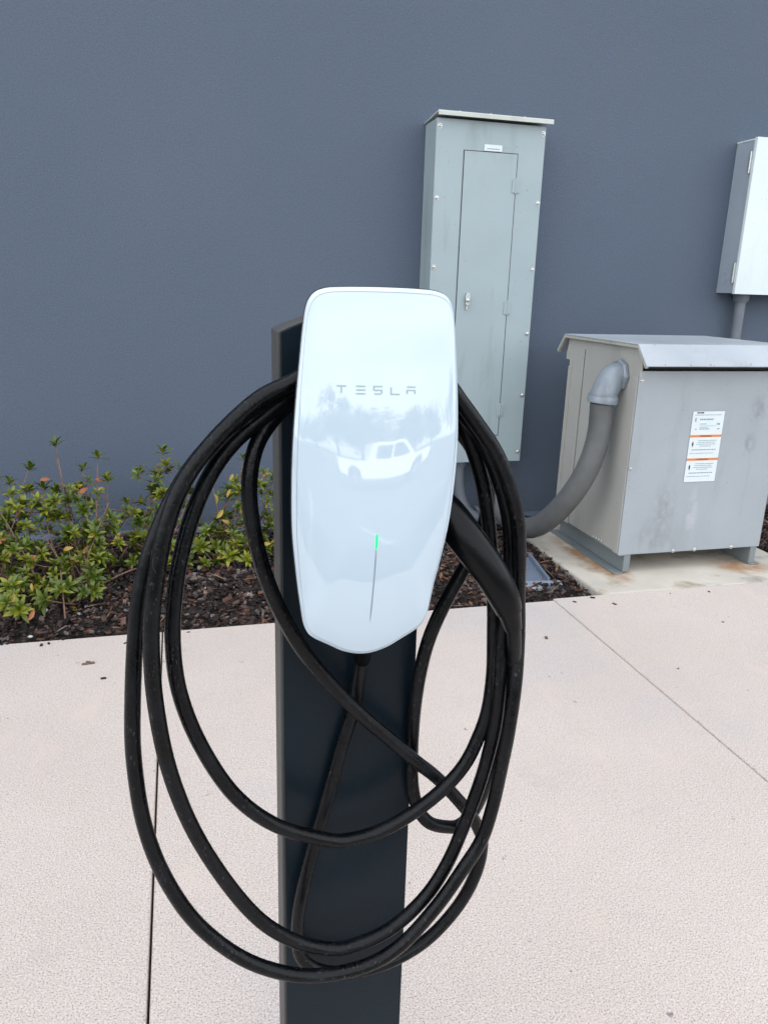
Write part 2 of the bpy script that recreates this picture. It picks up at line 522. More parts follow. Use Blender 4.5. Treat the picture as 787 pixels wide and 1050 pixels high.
# ---------------- mulch chips
def chips(n, name, x0, x1, y0, y1, skip=None, seed=1, big=1.0):
    rnd = random.Random(seed)
    V, F = [], []
    k = 0
    while k < n:
        x = rnd.uniform(x0, x1); y = rnd.uniform(y0, y1)
        if skip and skip(x, y): continue
        k += 1
        l = rnd.choice((.012, .016, .022, .03)) * rnd.uniform(.7, 1.3) * big
        w = l * rnd.uniform(.35, .75); t = l * rnd.uniform(.15, .35)
        q = Matrix.Rotation(rnd.uniform(0, 6.28), 3, 'Z') @ Matrix.Rotation(rnd.gauss(0, .42), 3, 'X') @ Matrix.Rotation(rnd.gauss(0, .42), 3, 'Y')
        c = Vector((x, y, bed_h(x, y) + rnd.uniform(-.012, .02)))
        b = len(V)
        for sx, sy, sz in ((-1, -1, -1), (1, -1, -1), (1, 1, -1), (-1, 1, -1), (-1, -1, 1), (1, -1, 1), (1, 1, 1), (-1, 1, 1)):
            j = Vector((sx * l * rnd.uniform(.55, 1.0), sy * w * rnd.uniform(.5, 1), sz * t * rnd.uniform(.4, 1))) * .5
            V.append(c + q @ j)
        F += [tuple(b + i for i in f) for f in ((0, 3, 2, 1), (4, 5, 6, 7), (0, 1, 5, 4), (1, 2, 6, 5), (2, 3, 7, 6), (3, 0, 4, 7))]
    o = link(name, V, F, M['mulch'])
    return tag(o, 'dark brown and reddish bark mulch chips covering the bed before the wall', 'mulch', kind='stuff')
pad_skip = lambda x, y: (1.775 < x < 2.99 and y < 4.02) or (1.47 < x < 1.69 and 3.06 < y < 3.30)
chips(23000, 'bark_mulch', -1.6, 3.9, EDGE + .008, 4.08, pad_skip, 3, 1.22)
# dry leaves and twig bits lying on the chips
def litter(n, seed):
    rnd = random.Random(seed); V, F = [], []
    while n:
        x = rnd.uniform(-1.3, 1.77); y = rnd.uniform(EDGE + .03, 3.95); n -= 1
        a = rnd.uniform(0, 6.28); l = rnd.uniform(.012, .028); w = l * rnd.uniform(.25, .4)
        if rnd.random() < .4: l *= 2.2; w = .0025
        c = Vector((x, y, bed_h(x, y) + rnd.uniform(.012, .026)))
        q = Matrix.Rotation(a, 3, 'Z') @ Matrix.Rotation(rnd.gauss(0, .35), 3, 'Y')
        b = len(V)
        V += [c + q @ Vector(v) for v in ((-l, 0, 0), (0, -w, .002), (l, 0, -.001), (0, w, .003), (-l * .5, 0, .004), (l * .5, 0, .004))]
        F += [(b, b + 1, b + 4), (b + 1, b + 2, b + 5), (b + 1, b + 5, b + 4), (b + 2, b + 3, b + 5), (b + 3, b, b + 4), (b + 3, b + 4, b + 5)]
    return link('leaf_litter', V, F, M['litter'])
m = leaf_mat('dry_litter', (0.10, 0.045, 0.02), (0.20, 0.11, 0.06), (0.36, 0.29, 0.22)); M['litter'] = m
tag(litter(150, 5), 'dry leaves and pale twig bits strewn over the dark mulch', 'leaf litter', kind='stuff')

# ================================================================ PLANTS
def leaf_strip(V, F, base, d, up, L_, W):
    """one pointed leaf: folded strip of 3 segments"""
    d = d.normalized()
    s = d.cross(up).normalized()
    n = s.cross(d)
    b = len(V)
    prof = ((0, .12, 0), (.3, .8, .05), (.62, 1.0, .06), (.86, .55, -.02), (1.0, 0.03, -.10))
    for t, w, z in prof:
        c = base + d * L_ * t + n * L_ * z
        V += [c - s * W * w * .5 + n * W * w * .14, c, c + s * W * w * .5 + n * W * w * .14]
    for i in range(len(prof) - 1):
        a = b + i * 3
        F += [(a, a + 1, a + 4, a + 3), (a + 1, a + 2, a + 5, a + 4)]
def rosette(seed, n=9, L_=.050, W=.0135):
    rnd = random.Random(seed)
    V, F = [], []
    for i in range(n):
        a = i * 2.4 + rnd.uniform(-.3, .3)
        lift = .15 + .95 * (i / n) + rnd.uniform(-.15, .15)
        d = Vector((math.cos(a) * math.cos(lift), math.sin(a) * math.cos(lift), math.sin(lift)))
        leaf_strip(V, F, Vector((0, 0, -.012 * (1 - i / n))), d, Vector((0, 0, 1)), L_ * rnd.uniform(.7, 1.1) * (1 - .25 * i / n), W * rnd.uniform(.85, 1.15))
    me = bpy.data.meshes.new('leaf_cluster')
    me.from_pydata([tuple(v) for v in V], [], F)
    me.materials.append(M['leaf'])
    me.polygons.foreach_set('use_smooth', [True] * len(F))
    return me
ROS = [rosette(i, random.choice((9, 10, 12, 13))) for i in range(8)]
def one_leaf_mesh(material, seed):
    V, F = [], []
    leaf_strip(V, F, Vector((0, 0, 0)), Vector((1, 0, .1)), Vector((0, 0, 1)), .052, .02)
    me = bpy.data.meshes.new('leaf'); me.from_pydata([tuple(v) for v in V], [], F); me.materials.append(material)
    return me
LY, LR = one_leaf_mesh(M['leaf_yellow'], 1), one_leaf_mesh(M['leaf_red'], 2)

def shrub(root, tips, label, seed, autumn=(), group='low shrubs along the foot of the wall', bare=()):
    """root: base point; tips: branch end points (x, y, z, density)"""
    rnd = random.Random(seed)
    root = Vector(root)
    t = thing('shrub', label, 'shrub', root, group)
    st = MB()
    def put(me, name, p, axis, scale):
        o = bpy.data.objects.new(name, me); COL.objects.link(o); o.parent = t
        q = axis.to_track_quat('Z', 'Y').to_matrix().to_4x4() @ Matrix.Rotation(rnd.uniform(0, 6.28), 4, 'Z')
        o.matrix_local = Matrix.Translation(p - root) @ q @ Matrix.Scale(scale, 4)
        return o
    for tip in tips:
        e = Vector(tip[:3]); dens = tip[3] if len(tip) > 3 else 4
        mid = root.lerp(e, .5) + Vector((rnd.uniform(-.05, .05), rnd.uniform(-.05, .05), rnd.uniform(-.04, .03)))
        b0 = root + Vector((rnd.uniform(-.03, .03), rnd.uniform(-.03, .03), -.03))
        path = catmull([b0, mid, e], 5)
        st.tube(path, [.0048 * (1 - .62 * i / (len(path) - 1)) for i in range(len(path))], 6)
        put(rnd.choice(ROS), 'leaf_cluster', e, (e - mid).normalized() + Vector((0, -.25, .5)), rnd.uniform(1.15, 1.45))
        for k in range(dens + 4):
            q = rnd.uniform(.42, .98)
            p = path[int(q * (len(path) - 1))]
            off = Vector((rnd.gauss(0, .055), rnd.gauss(-.01, .045), rnd.gauss(.012, .035)))
            if rnd.random() < .07: put(rnd.choice((LY, LR)), 'leaf', p + off * 1.2, Vector((rnd.uniform(-1, 1), -.7, .4)), rnd.uniform(.6, .9))
            pe = p + off
            pe.z = max(pe.z, bed_h(pe.x, pe.y) + .03)
            pe.y = min(pe.y, 4.03)
            st.tube([p, p.lerp(pe, .6) + Vector((0, 0, -.006)), pe], [.0026, .0021, .0017], 5)
            put(rnd.choice(ROS), 'leaf_cluster', pe, off.normalized() + Vector((0, -.25, 1.0)), rnd.uniform(.8, 1.2))
    for a, b in bare:
        a, b = Vector(a), Vector(b)
        path = catmull([a, a.lerp(b, .5) + Vector((0, 0, .02)), b], 4)
        st.tube(path, [.0042 - .0022 * i / (len(path) - 1) for i in range(len(path))], 6)
    for (x, y, z, kind, dx) in autumn:
        put(LY if kind == 'y' else LR, 'leaf', Vector((x, y, z)), Vector((dx, -.7, .4)), rnd.uniform(.8, 1.1))
    st.build('stem', M['twig'], t, smooth=True)
    return t

T1 = [(-0.551,3.62,0.583,4), (-0.379,3.62,0.521,3), (-0.343,3.60,0.416,5), (-0.449,3.65,0.462,4), (-0.415,3.60,0.289,5), (-0.355,3.55,0.185,4), (-0.613,3.60,0.389,3),
      (-0.548,3.50,0.279,5), (-0.481,3.40,0.217,5), (-0.560,3.05,0.072,3), (-0.481,3.15,0.089,4), (-0.391,3.20,0.106,4), (-0.535,3.30,0.122,4), (-0.368,3.40,0.121,4), (-0.50,3.55,0.36,4)]
T0 = [(-0.751,3.60,0.417,4), (-0.856,3.60,0.354,4), (-0.706,3.50,0.287,5), (-0.622,3.40,0.181,5), (-0.745,3.35,0.205,5), (-0.699,3.15,0.105,4), (-0.642,3.00,0.059,3),
      (-0.834,3.30,0.142,4), (-0.859,3.40,0.281,4), (-0.674,3.65,0.469,3), (-0.95,3.5,0.3,4), (-0.98,3.3,0.15,4), (-0.68,3.45,0.36,4)]
T2 = [(-0.097,3.75,0.509,4), (-0.019,3.70,0.437,4), (-0.136,3.70,0.345,5), (0.021,3.70,0.315,4), (-0.186,3.65,0.217,2), (-0.234,3.60,0.114,3), (-0.276,3.75,0.265,1), (-0.100,3.55,0.123,3), (-0.009,3.60,0.175,4)]
T3 = [(0.207,3.70,0.332,5), (0.167,3.65,0.200,5), (0.284,3.75,0.465,2), (0.053,3.50,0.107,5), (0.186,3.50,0.051,4), (0.339,3.75,0.315,4), (0.427,3.75,0.362,4), (0.380,3.70,0.175,4),
      (0.333,3.60,0.052,4), (0.491,3.70,0.118,4), (0.103,3.60,0.145,4), (0.264,3.60,0.086,4), (-0.016,3.50,0.039,2), (0.453,3.60,0.02,3), (0.524,3.75,0.282,4)]
shrub((-0.76, 3.38, -.035), T0, 'dense low green shrub spreading at the far left end of the mulch bed', 11,
      [(-0.74, 3.36, 0.235, 'r', .3), (-0.66, 3.02, 0.122, 'y', 1), (-0.80, 3.4, 0.3, 'r', -.5)],
      bare=[((-0.62, 3.30, 0.05), (-0.80, 3.48, 0.37))])
shrub((-0.47, 3.36, -.035), T1, 'tallest leggy green shrub with yellow and orange withered leaves, left of the cable loops', 12,
      [(-0.423, 3.55, 0.395, 'r', .2), (-0.39, 3.55, 0.385, 'y', .5), (-0.361, 3.55, 0.42, 'r', 1), (-0.442, 3.55, 0.409, 'y', -1),
       (-0.589, 3.55, 0.357, 'y', 0), (-0.581, 3.58, 0.433, 'r', .1), (-0.413, 3.3, 0.203, 'r', .6), (-0.59, 3.0, 0.055, 'r', .5), (-.53, 3.5, .36, 'y', .8), (-.47, 3.3, .2, 'y', -.4)],
      bare=[((-0.485, 3.300, 0.030), (-0.66, 3.500, 0.276)), ((-0.462, 3.300, 0.023), (-0.332, 3.500, 0.337)), ((-0.422, 3.300, 0.0), (-0.437, 3.600, 0.383)),
            ((-0.489, 3.050, -.04), (-0.513, 3.200, 0.136)), ((-0.442, 3.400, 0.0), (-0.552, 3.620, 0.517)), ((-.45, 3.3, 0), (-.40, 3.45, .22)), ((-.47, 3.3, 0), (-.52, 3.45, .2))])
shrub((-0.20, 3.56, -.035), T2, 'sparse shrub with bare grey twigs showing between its leaf tufts, behind the left cable loops', 13,
      [(-.12, 3.65, .33, 'y', .6), (-.2, 3.5, .08, 'r', .4)],
      bare=[((-0.315, 3.600, 0.031), (-0.133, 3.700, 0.224)), ((-0.333, 3.700, 0.120), (-0.223, 3.750, 0.248)), ((-0.279, 3.750, 0.186), (-0.239, 3.750, 0.288)), ((-0.42, 3.300, 0.0), (-0.103, 3.500, 0.045))])
shrub((0.21, 3.66, -.035), T3, 'yellowish green shrub seen through the cable loops beside the charger post', 14,
      [(.17, 3.6, .25, 'y', .3), (.19, 3.6, .31, 'y', -.5), (.16, 3.6, .2, 'y', .6), (.2, 3.6, .15, 'y', .9), (.14, 3.6, .28, 'y', .9)],
      bare=[((-0.190, 3.500, 0.0), (0.380, 3.600, -0.008)), ((0.188, 3.600, -0.05), (0.128, 3.700, 0.335)), ((0.212, 3.600, -0.05), (0.332, 3.700, 0.228))])

# ================================================================ CHARGER POST
PX0, PX1, PY0, PY1 = .0945, .2545, .780, .834
post = thing('charger_pedestal', 'slim square post with dark navy front and grey sides carrying the white charger', 'post', (.1745, .81, 0))
def arch(x0, x1, z, rise, n=14):
    return [(x0 + (x1 - x0) * i / n, z + rise * (1 - (2 * i / n - 1) ** 2)) for i in range(n + 1)]
b = MB()
b.prism([(PX0, .012)] + [(PX1, .012)][:0] + arch(PX0, PX1, 1.254, .020) + [(PX1, .012)], PY0 + .0035, PY1)
o = b.build('post_body', M['post_side'], post); bevel(o, .0015)
b = MB()
b.prism([(PX0 + .0032, .03)] + arch(PX0 + .0032, PX1 - .0015, 1.2530, .020) + [(PX1 - .0015, .03)], PY0, PY0 + .0034)
o = b.build('front_panel', M['post_front'], post); bevel(o, .001)
b = MB(); b.box(PX0 - .045, PX1 + .045, PY0 - .05, PY1 + .05, 0.001, .013)
o = b.build('base_plate', M['post_side'], post); bevel(o, .003)
for sx in (PX0 - .025, PX1 + .025):
    for sy in (PY0 - .03, PY1 + .03):
        b = MB(); b.tube([(sx, sy, .013), (sx, sy, .022)], .011, 6); b.tube([(sx, sy, .022), (sx, sy, .035)], .006, 10)
        b.build('anchor_bolt', M['steel'], post)

# ================================================================ CHARGER
chg = thing('ev_charger', 'white glass fronted electric car charger on the post, green status light lit', 'charger', (.171, .72, 1.13))
HALF = [(0, 1.2985), (.020, 1.2983), (.036, 1.2978), (.051, 1.2965), (.0615, 1.2918), (.0675, 1.2815), (.0704, 1.262), (.0725, 1.238), (.0755, 1.200), (.0775, 1.160),
        (.0775, 1.120), (.0757, 1.080), (.0708, 1.040), (.0645, 1.000), (.0618, .9860), (.0575, .9765), (.0510, .9705), (.038, .9630), (.020, .9535), (0, .9495)]
ring = HALF + [(-x, z) for x, z in HALF[-2:0:-1]]
ring = [(p.x, p.y) for p in catmull([(x, z, 0) for x, z in ring], 6, closed=True)]
def lean(z): return .171 + .036 * (z - 1.13)
def yface(z):
    s = max(z - .94, 0)
    return .6495 + math.tan(rad(1.5)) * s + s * s / 5
def edge_back(z): return .003 + .016 * max(0, min(1, (1.17 - z) / .15)) ** 1.3
ZC = 1.125
def ring_pts(s, back, inset=0.0):
    out = []
    for u, z in ring:
        d = math.hypot(u, z - ZC)
        k = s * (1 - inset / d)
        uu, zz = u * k, ZC + (z - ZC) * k
        y = yface(zz) + edge_back(zz) * s ** 3 + back
        out.append(Vector((uu + lean(zz), y, zz)))
    return out
n = len(ring)
vs = [Vector((lean(ZC), yface(ZC), ZC))]; fs = []
S_ = [i / 16 for i in range(1, 16)]
rings = [ring_pts(s, 0) for s in S_] + [ring_pts(1, .0, .0034), ring_pts(1, .0001, .0030), ring_pts(1, .0011, .0022), ring_pts(1, .0017, .0009), ring_pts(1, .0030, 0.0)]
for rr in rings: vs += rr
fs += [(0, 1 + (k + 1) % n, 1 + k) for k in range(n)]
for j in range(len(rings) - 1):
    a, c = 1 + j * n, 1 + (j + 1) * n
    fs += [(a + k, a + (k + 1) % n, c + (k + 1) % n, c + k) for k in range(n)]
face = link('faceplate', vs, fs, M['glass'], chg, smooth=True)
bvh = BVHTree.FromPolygons([tuple(v) for v in vs], fs)
def onface(x, z, off=.0004):
    h = bvh.ray_cast(Vector((x, 0, z)), Vector((0, 1, 0)))
    return h[0] + Vector((0, -off, 0))
def loft(rings_, name, material, parent, cap_last=False):
    vs, fs = [], []
    for rr in rings_: vs += rr
    for j in range(len(rings_) - 1):
        a, c = j * n, (j + 1) * n
        fs += [(a + k, a + (k + 1) % n, c + (k + 1) % n, c + k) for k in range(n)]
    if cap_last: fs.append(tuple((len(rings_) - 1) * n + k for k in range(n)))
    return link(name, vs, fs, material, parent, smooth=True)
loft([ring_pts(1, .0031, .0002), ring_pts(1, .0036, .0), ring_pts(1, .0058, -.0001), ring_pts(1, .0064, .0010)], 'faceplate_rim', M['rim'], chg)
loft([ring_pts(1, .0065, .0011), ring_pts(1, .0066, -.0008), ring_pts(1, .0088, -.0008), ring_pts(1, .0115, .0022)], 'gasket', M['gap'], chg)
back = [ring_pts(1, .0116, .0035), ring_pts(1, .016, .006), ring_pts(1, .018, .012), ring_pts(1, .018, .05)]
loft(back, 'back_shell', M['housing'], chg, True)
# narrow rear drum the cable is wound round, bolted to the post
def sq(w, z0, z1, y, r=.018):
    P = []
    for cx, cz, a0 in ((w - r, z1 - r, 0), (-w + r, z1 - r, 90), (-w + r, z0 + r, 180), (w - r, z0 + r, 270)):
        for k in range(7):
            a = rad(a0 + 15 * k)
            P.append(Vector((.171 + cx + r * math.cos(a), y, cz + r * math.sin(a))))
    return P
A, B_ = sq(.042, .965, 1.185, .690), sq(.042, .965, 1.185, .7795)
m_ = len(A)
vs = A + B_; fs = [(k, (k + 1) % m_, (k + 1) % m_ + m_, k + m_) for k in range(m_)] + [tuple(range(m_)), tuple(range(m_, 2 * m_))[::-1]]
o = link('cable_drum', vs, fs, M['housing'], chg); autosmooth(o)

# lettering on the glass
GL = {'T': [(0, 1, 1, 1), (.5, .98, .5, 0)], 'E': [(0, 1, 1, 1), (0.04, .5, 1, .5), (0, 0, 1, 0)],
      'S': [(0, 1, 1, 1), (0, 1, 0, .5), (0, .5, 1, .5), (1, .5, 1, 0), (1, 0, 0, 0)],
      'L': [(0, 1, 0, 0), (0, 0, 1, 0)], 'A': [(0.04, 1, 1, 1), (0, .55, 1, .55), (0, .55, 0, 0), (1, .55, 1, 0)]}
lw, lh, th = .0074, .0066, .0011
for ch, gx in zip('TESLA', (.1338, .1514, .1672, .1832, .1982)):
    b = MB()
    for q, (x0, y0, x1, y1) in enumerate(GL[ch]):
        ax, az, bx, bz = gx + x0 * lw, 1.2066 + y0 * lh, gx + x1 * lw, 1.2066 + y1 * lh
        if az == bz: c4 = [(ax - th / 2, az - th / 2), (bx + th / 2, az - th / 2), (bx + th / 2, az + th / 2), (ax - th / 2, az + th / 2)]
        else: c4 = [(ax - th / 2, bz + th / 2), (ax + th / 2, bz + th / 2), (ax + th / 2, az - th / 2), (ax - th / 2, az - th / 2)]
        c4 = [(x + .036 * (z - 1.21), z - .02 * (x - .17)) for x, z in c4]
        b.add([onface(x, z, .0004) for x, z in c4], [(0, 1, 2, 3)])
    b.build('letter', M['letter'], chg)
def strip(z0, z1, w, name, material, off, x=lambda z: .1693 + (z - 1.06) * .045):
    b = MB(); k = 12; P = []
    for i in range(k + 1):
        z = z0 + (z1 - z0) * i / k
        e = 1 - (2 * i / k - 1) ** 8 * .6
        P += [onface(x(z) - w / 2 * e, z, off), onface(x(z) + w / 2 * e, z, off)]
    b.add(P, [(2 * i, 2 * i + 1, 2 * i + 3, 2 * i + 2) for i in range(k)])
    return b.build(name, material, chg)
vs = ring_pts(1, -.00005, .0040) + ring_pts(1, -.00005, .0036)
vs = [v for v in vs]
fs = [(k, (k + 1) % n, (k + 1) % n + n, k + n) for k in range(n)]
vs = [(lambda h: h + Vector((0, -.00015, 0)) if h else v)(bvh.ray_cast(Vector((v.x, 0, v.z)), Vector((0, 1, 0)))[0]) for v in vs]
link('edge_line', vs, fs, M['slot'], chg)
strip(.990, 1.064, .0012, 'light_slot', M['slot'], .0002)
strip(1.064, 1.0785, .0023, 'status_light', M['led'], .0003)

# cable, one continuous run from the underside of the charger to the plug
CABLE = [
    (0.1690,0.700,0.9681), (0.1779,0.735,0.9308), (0.1816,0.753,0.9016), (0.1805,0.765,0.8649), (0.1766,0.770,0.8273), (0.1623,0.770,0.7761),
    (0.1431,0.770,0.6957), (0.1264,0.768,0.6318), (0.1128,0.765,0.5648), (0.1098,0.762,0.5161), (0.1167,0.760,0.4860), (0.1402,0.759,0.4643),
    (0.1806,0.758,0.4539), (0.2294,0.757,0.4606), (0.2769,0.756,0.4855), (0.3160,0.756,0.5287), (0.3380,0.755,0.5773), (0.3443,0.755,0.6226),
    (0.3348,0.753,0.6538), (0.3156,0.752,0.6850), (0.2787,0.751,0.7319), (0.2477,0.750,0.7627), (0.2144,0.750,0.7974), (0.1819,0.748,0.8321),
    (0.1494,0.745,0.8720), (0.1182,0.740,0.9169), (0.0989,0.735,0.9528), (0.0818,0.732,0.9927), (0.0686,0.731,1.0362), (0.0608,0.731,1.0824),
    (0.0608,0.733,1.1183), (0.0693,0.738,1.1508), (0.0896,0.748,1.1764), (0.1159,0.757,1.1949), (0.1456,0.759,1.2100), (0.1898,0.757,1.2199),
    (0.2341,0.750,1.2110), (0.2627,0.745,1.1907), (0.2789,0.742,1.1668), (0.2943,0.740,1.1340), (0.3066,0.740,1.0987), (0.3157,0.742,1.0607),
    (0.3246,0.744,1.0111), (0.3300,0.742,0.9589), (0.3309,0.738,0.9246), (0.3320,0.735,0.8769), (0.3280,0.732,0.8324), (0.3190,0.731,0.7993),
    (0.3027,0.730,0.7629), (0.2765,0.730,0.7322), (0.2399,0.732,0.7029), (0.2042,0.734,0.6844), (0.1681,0.735,0.6777), (0.1401,0.734,0.6835),
    (0.0822,0.727,0.7177), (0.0369,0.720,0.7695), (0.0037,0.716,0.8379), (-0.0149,0.715,0.9028), (-0.0188,0.717,0.9612), (-0.0136,0.720,1.0132),
    (-0.0044,0.724,1.0542), (0.0080,0.728,1.0906), (0.0249,0.732,1.1246), (0.0470,0.736,1.1526), (0.0746,0.740,1.1751), (0.1070,0.742,1.1989),
    (0.1470,0.742,1.2242), (0.1898,0.739,1.2368), (0.2334,0.733,1.2225), (0.2604,0.728,1.2000), (0.2759,0.727,1.1774), (0.2940,0.726,1.1543),
    (0.3155,0.727,1.1154), (0.3320,0.729,1.0715), (0.3404,0.732,1.0257), (0.3401,0.730,0.9749), (0.3359,0.726,0.9178), (0.3354,0.722,0.8711),
    (0.3344,0.722,0.8209), (0.3279,0.722,0.7765), (0.3196,0.722,0.7379), (0.3041,0.721,0.6868), (0.2830,0.719,0.6322), (0.2545,0.716,0.5905),
    (0.2121,0.713,0.5576), (0.1656,0.713,0.5434), (0.1373,0.713,0.5471), (0.1014,0.712,0.5664), (0.0612,0.708,0.6084), (0.0249,0.703,0.6722),
    (-0.0080,0.698,0.7511), (-0.0286,0.695,0.8302), (-0.0376,0.694,0.9086), (-0.0374,0.695,0.9784), (-0.0315,0.697,1.0237), (-0.0222,0.699,1.0694),
    (-0.0102,0.701,1.1057), (0.0048,0.703,1.1331), (0.0248,0.705,1.1575), (0.0483,0.707,1.1809), (0.0726,0.708,1.2002), (0.1021,0.708,1.2143),
    (0.1356,0.708,1.2356), (0.1816,0.708,1.2484), (0.2251,0.708,1.2325), (0.2491,0.709,1.2120), (0.2635,0.710,1.1948), (0.2816,0.711,1.1732),
    (0.3051,0.712,1.1427), (0.3237,0.714,1.1079), (0.3388,0.718,1.0668), (0.3463,0.722,1.0255), (0.3507,0.726,0.9815), (0.3537,0.723,0.9296),
    (0.3489,0.710,0.8761), (0.3436,0.706,0.8168), (0.3379,0.706,0.7662), (0.3304,0.705,0.7151), (0.3194,0.704,0.6742), (0.2976,0.702,0.6383),
    (0.2664,0.700,0.5928), (0.2229,0.698,0.5468), (0.1766,0.697,0.5267), (0.1173,0.697,0.5282), (0.0681,0.698,0.5491), (0.0265,0.700,0.5819),
    (-0.0127,0.703,0.6320), (-0.0413,0.706,0.6954), (-0.0574,0.709,0.7619), (-0.0626,0.712,0.8361), (-0.0598,0.714,0.8999), (-0.0531,0.716,0.9680),
    (-0.0460,0.718,1.0133), (-0.0350,0.719,1.0518), (-0.0208,0.721,1.0863), (-0.0063,0.722,1.1130), (0.0116,0.723,1.1384), (0.0393,0.724,1.1672),
    (0.0706,0.725,1.1905), (0.1046,0.725,1.2068), (0.1441,0.727,1.2156), (0.1908,0.740,1.2103), (0.2364,0.755,1.1935), (0.2733,0.759,1.1650),
    (0.2980,0.759,1.1373), (0.3147,0.759,1.1067), (0.3215,0.759,1.0744), (0.3152,0.757,1.0381), (0.2972,0.755,1.0008), (0.2744,0.755,0.9555),
    (0.2587,0.757,0.9102), (0.2510,0.762,0.8549), (0.2504,0.771,0.7887), (0.2518,0.771,0.7261), (0.2588,0.768,0.6852), (0.2731,0.762,0.6631),
    (0.2975,0.764,0.6502), (0.3173,0.768,0.6465), (0.3346,0.768,0.6641), (0.3449,0.756,0.7127), (0.3522,0.744,0.7720), (0.3556,0.736,0.8293),
    (0.3511,0.722,0.8842), (0.3427,0.708,0.9258), (0.3357,0.700,0.9535)]
HANDLE = [ (0.2498,0.735,1.0873), (0.2657,0.722,1.0692), (0.2836,0.708,1.0450), (0.3037,0.699,1.0167), (0.3205,0.697,0.9877), (0.3291,0.698,0.9686), (0.3362,0.700,0.9477) ]

pts = catmull(CABLE, 7)
rr_ = random.Random(4)
b = MB(); b.tube(pts, [.0080 * (1 + .010 * noise.noise(p * 60)) for p in pts], 18)
cable = b.build('charging_cable', M['cable'], chg, smooth=True)
# moulded seam along the jacket
b = MB(); b.tube([HANDLE_[0] for HANDLE_ in [(CABLE[0],)]] + [Vector(CABLE[0]) + Vector((0, 0, -.012)), Vector(CABLE[2])], [.0125, .0120, .0098], 16)
b.build('strain_relief', M['handle'], chg, smooth=True)
hp = catmull(HANDLE, 6)
def hr(t):
    prof = [(0, .0195), (.15, .0200), (.4, .0190), (.62, .0172), (.8, .0145), (.9, .0120), (1, .0100)]
    for (a, ra), (c, rb) in zip(prof, prof[1:]):
        if t <= c: return ra + (rb - ra) * (t - a) / (c - a)
    return prof[-1][1]
cut = int(len(hp) * .80)
b = MB(); b.tube(hp[:cut + 1], [hr(i / (len(hp) - 1)) for i in range(cut + 1)], 24)
handle = b.build('connector_handle', M['handle'], chg); autosmooth(handle, 60)
b = MB(); b.tube(hp[cut - 1:], [hr(i / (len(hp) - 1)) * .93 for i in range(cut - 1, len(hp))], 24)
o = b.build('grip_collar', M['handle'], handle); autosmooth(o, 60)
b = MB()
d0 = (hp[1] - hp[0]).normalized()
b.tube([hp[0] - d0 * .05, hp[0] + d0 * .004], [.0235, .0225], 24)
o = b.build('plug_dock', M['housing'], chg); autosmooth(o)

# ================================================================ BREAKER CABINET
CX0, CX1, CY0, CY1, CZ0, CZ1 = 1.252, 1.828, 3.905, 4.0985, .375, 2.088
cab = thing('electrical_cabinet', 'tall narrow pale green grey panel cabinet on the wall, door closed', 'cabinet', ((CX0 + CX1) / 2, 4.1, CZ0))
b = MB(); b.box(CX0 + .004, CX1 - .004, CY0 + .010, CY1, CZ0 + .003, CZ1)
bevel(b.build('enclosure', M['cabinet'], cab), .003)
b = MB()   # trim plate with folded rims
b.box(CX0, CX1, CY0, CY0 + .009, CZ0, CZ1)
b.box(CX0, CX0 + .0035, CY0 + .0092, CY0 + .024, CZ0, CZ1)
b.box(CX1 - .0035, CX1, CY0 + .0092, CY0 + .024, CZ0, CZ1)
bevel(b.build('front_trim', M['cabinet'], cab), .0015)
DX0, DX1, DZ0, DZ1 = 1.401, 1.682, .527, 1.950
b = MB()
b.box(DX0 - .004, DX1 + .004, CY0 - .0015, CY0 - .0002, DZ0 - .004, DZ1 + .004)
b.build('door_gap', M['gap'], cab)
b = MB(); b.box(DX0, DX1, CY0 - .0045, CY0 - .0016, DZ0, DZ1)
door = bevel(b.build('door', M['cabinet'], cab), .0012)
for z in (1.805, 1.209, .667):
    b = MB()
    b.box(1.664, 1.680, CY0 - .0085, CY0 - .0046, z - .034, z + .030)
    b.box(1.684, 1.704, CY0 - .0060, CY0 - .0002, z - .034, z + .030)
    b.tube([(1.682, CY0 - .008, z - .04), (1.682, CY0 - .008, z + .036)], .0038, 8)
    bevel(b.build('hinge', M['cabinet'], cab), .001)
b = MB()
b.prism([(1.446, 1.215), (1.464, 1.215), (1.469, 1.255), (1.463, 1.277), (1.449, 1.277), (1.442, 1.255)], CY0 - .022, CY0 - .0047)
b.dome((1.455, CY0 - .022, 1.240), .0115, (0, -1, 0), .009)
b.box(1.449, 1.457, CY0 - .018, CY0 - .0047, 1.192, 1.2148)
bevel(b.build('latch', M['steel'], door), .002)
for x, z in [(1.268, 2.051), (1.268, 1.726), (1.268, 1.399), (1.268, 1.075), (1.268, .746), (1.268, .430), (1.814, 2.054), (1.814, 1.728), (1.814, 1.403), (1.812, 1.075), (1.812, .746), (1.811, .430)]:
    b = MB(); b.tube([(x, CY0 - .0002, z), (x, CY0 - .0025, z)], .0125, 14); b.dome((x, CY0 - .0026, z), .0092, (0, -1, 0), .0065)
    o = b.build('screw', M['steel'], cab); autosmooth(o)
b = MB()   # drip hood: top sheet, overhanging front lip turned down
b.prismx([(4.098, 2.090), (4.098, 2.094), (3.872, 2.116), (3.868, 2.112), (3.868, 2.094), (3.871, 2.094), (3.872, 2.107), (3.90, 2.106)], CX0 - .004, CX1 + .022)
bevel(b.build('drip_hood', M['cab_edge'], cab), .001)
for x in (1.36, 1.52, 1.70):
    b = MB(); b.dome((x, 3.885, 2.1145), .009, (0, 0, 1), .007)
    b.build('hood_rivet', M['steel'], cab)
b = MB(); b.box(1.503, 1.597, CY0 - .0052, CY0 - .0004, 1.956, 1.985)
lb = b.build('label', M['label'], cab)
b = MB(); rnd = random.Random(3); x = 1.517
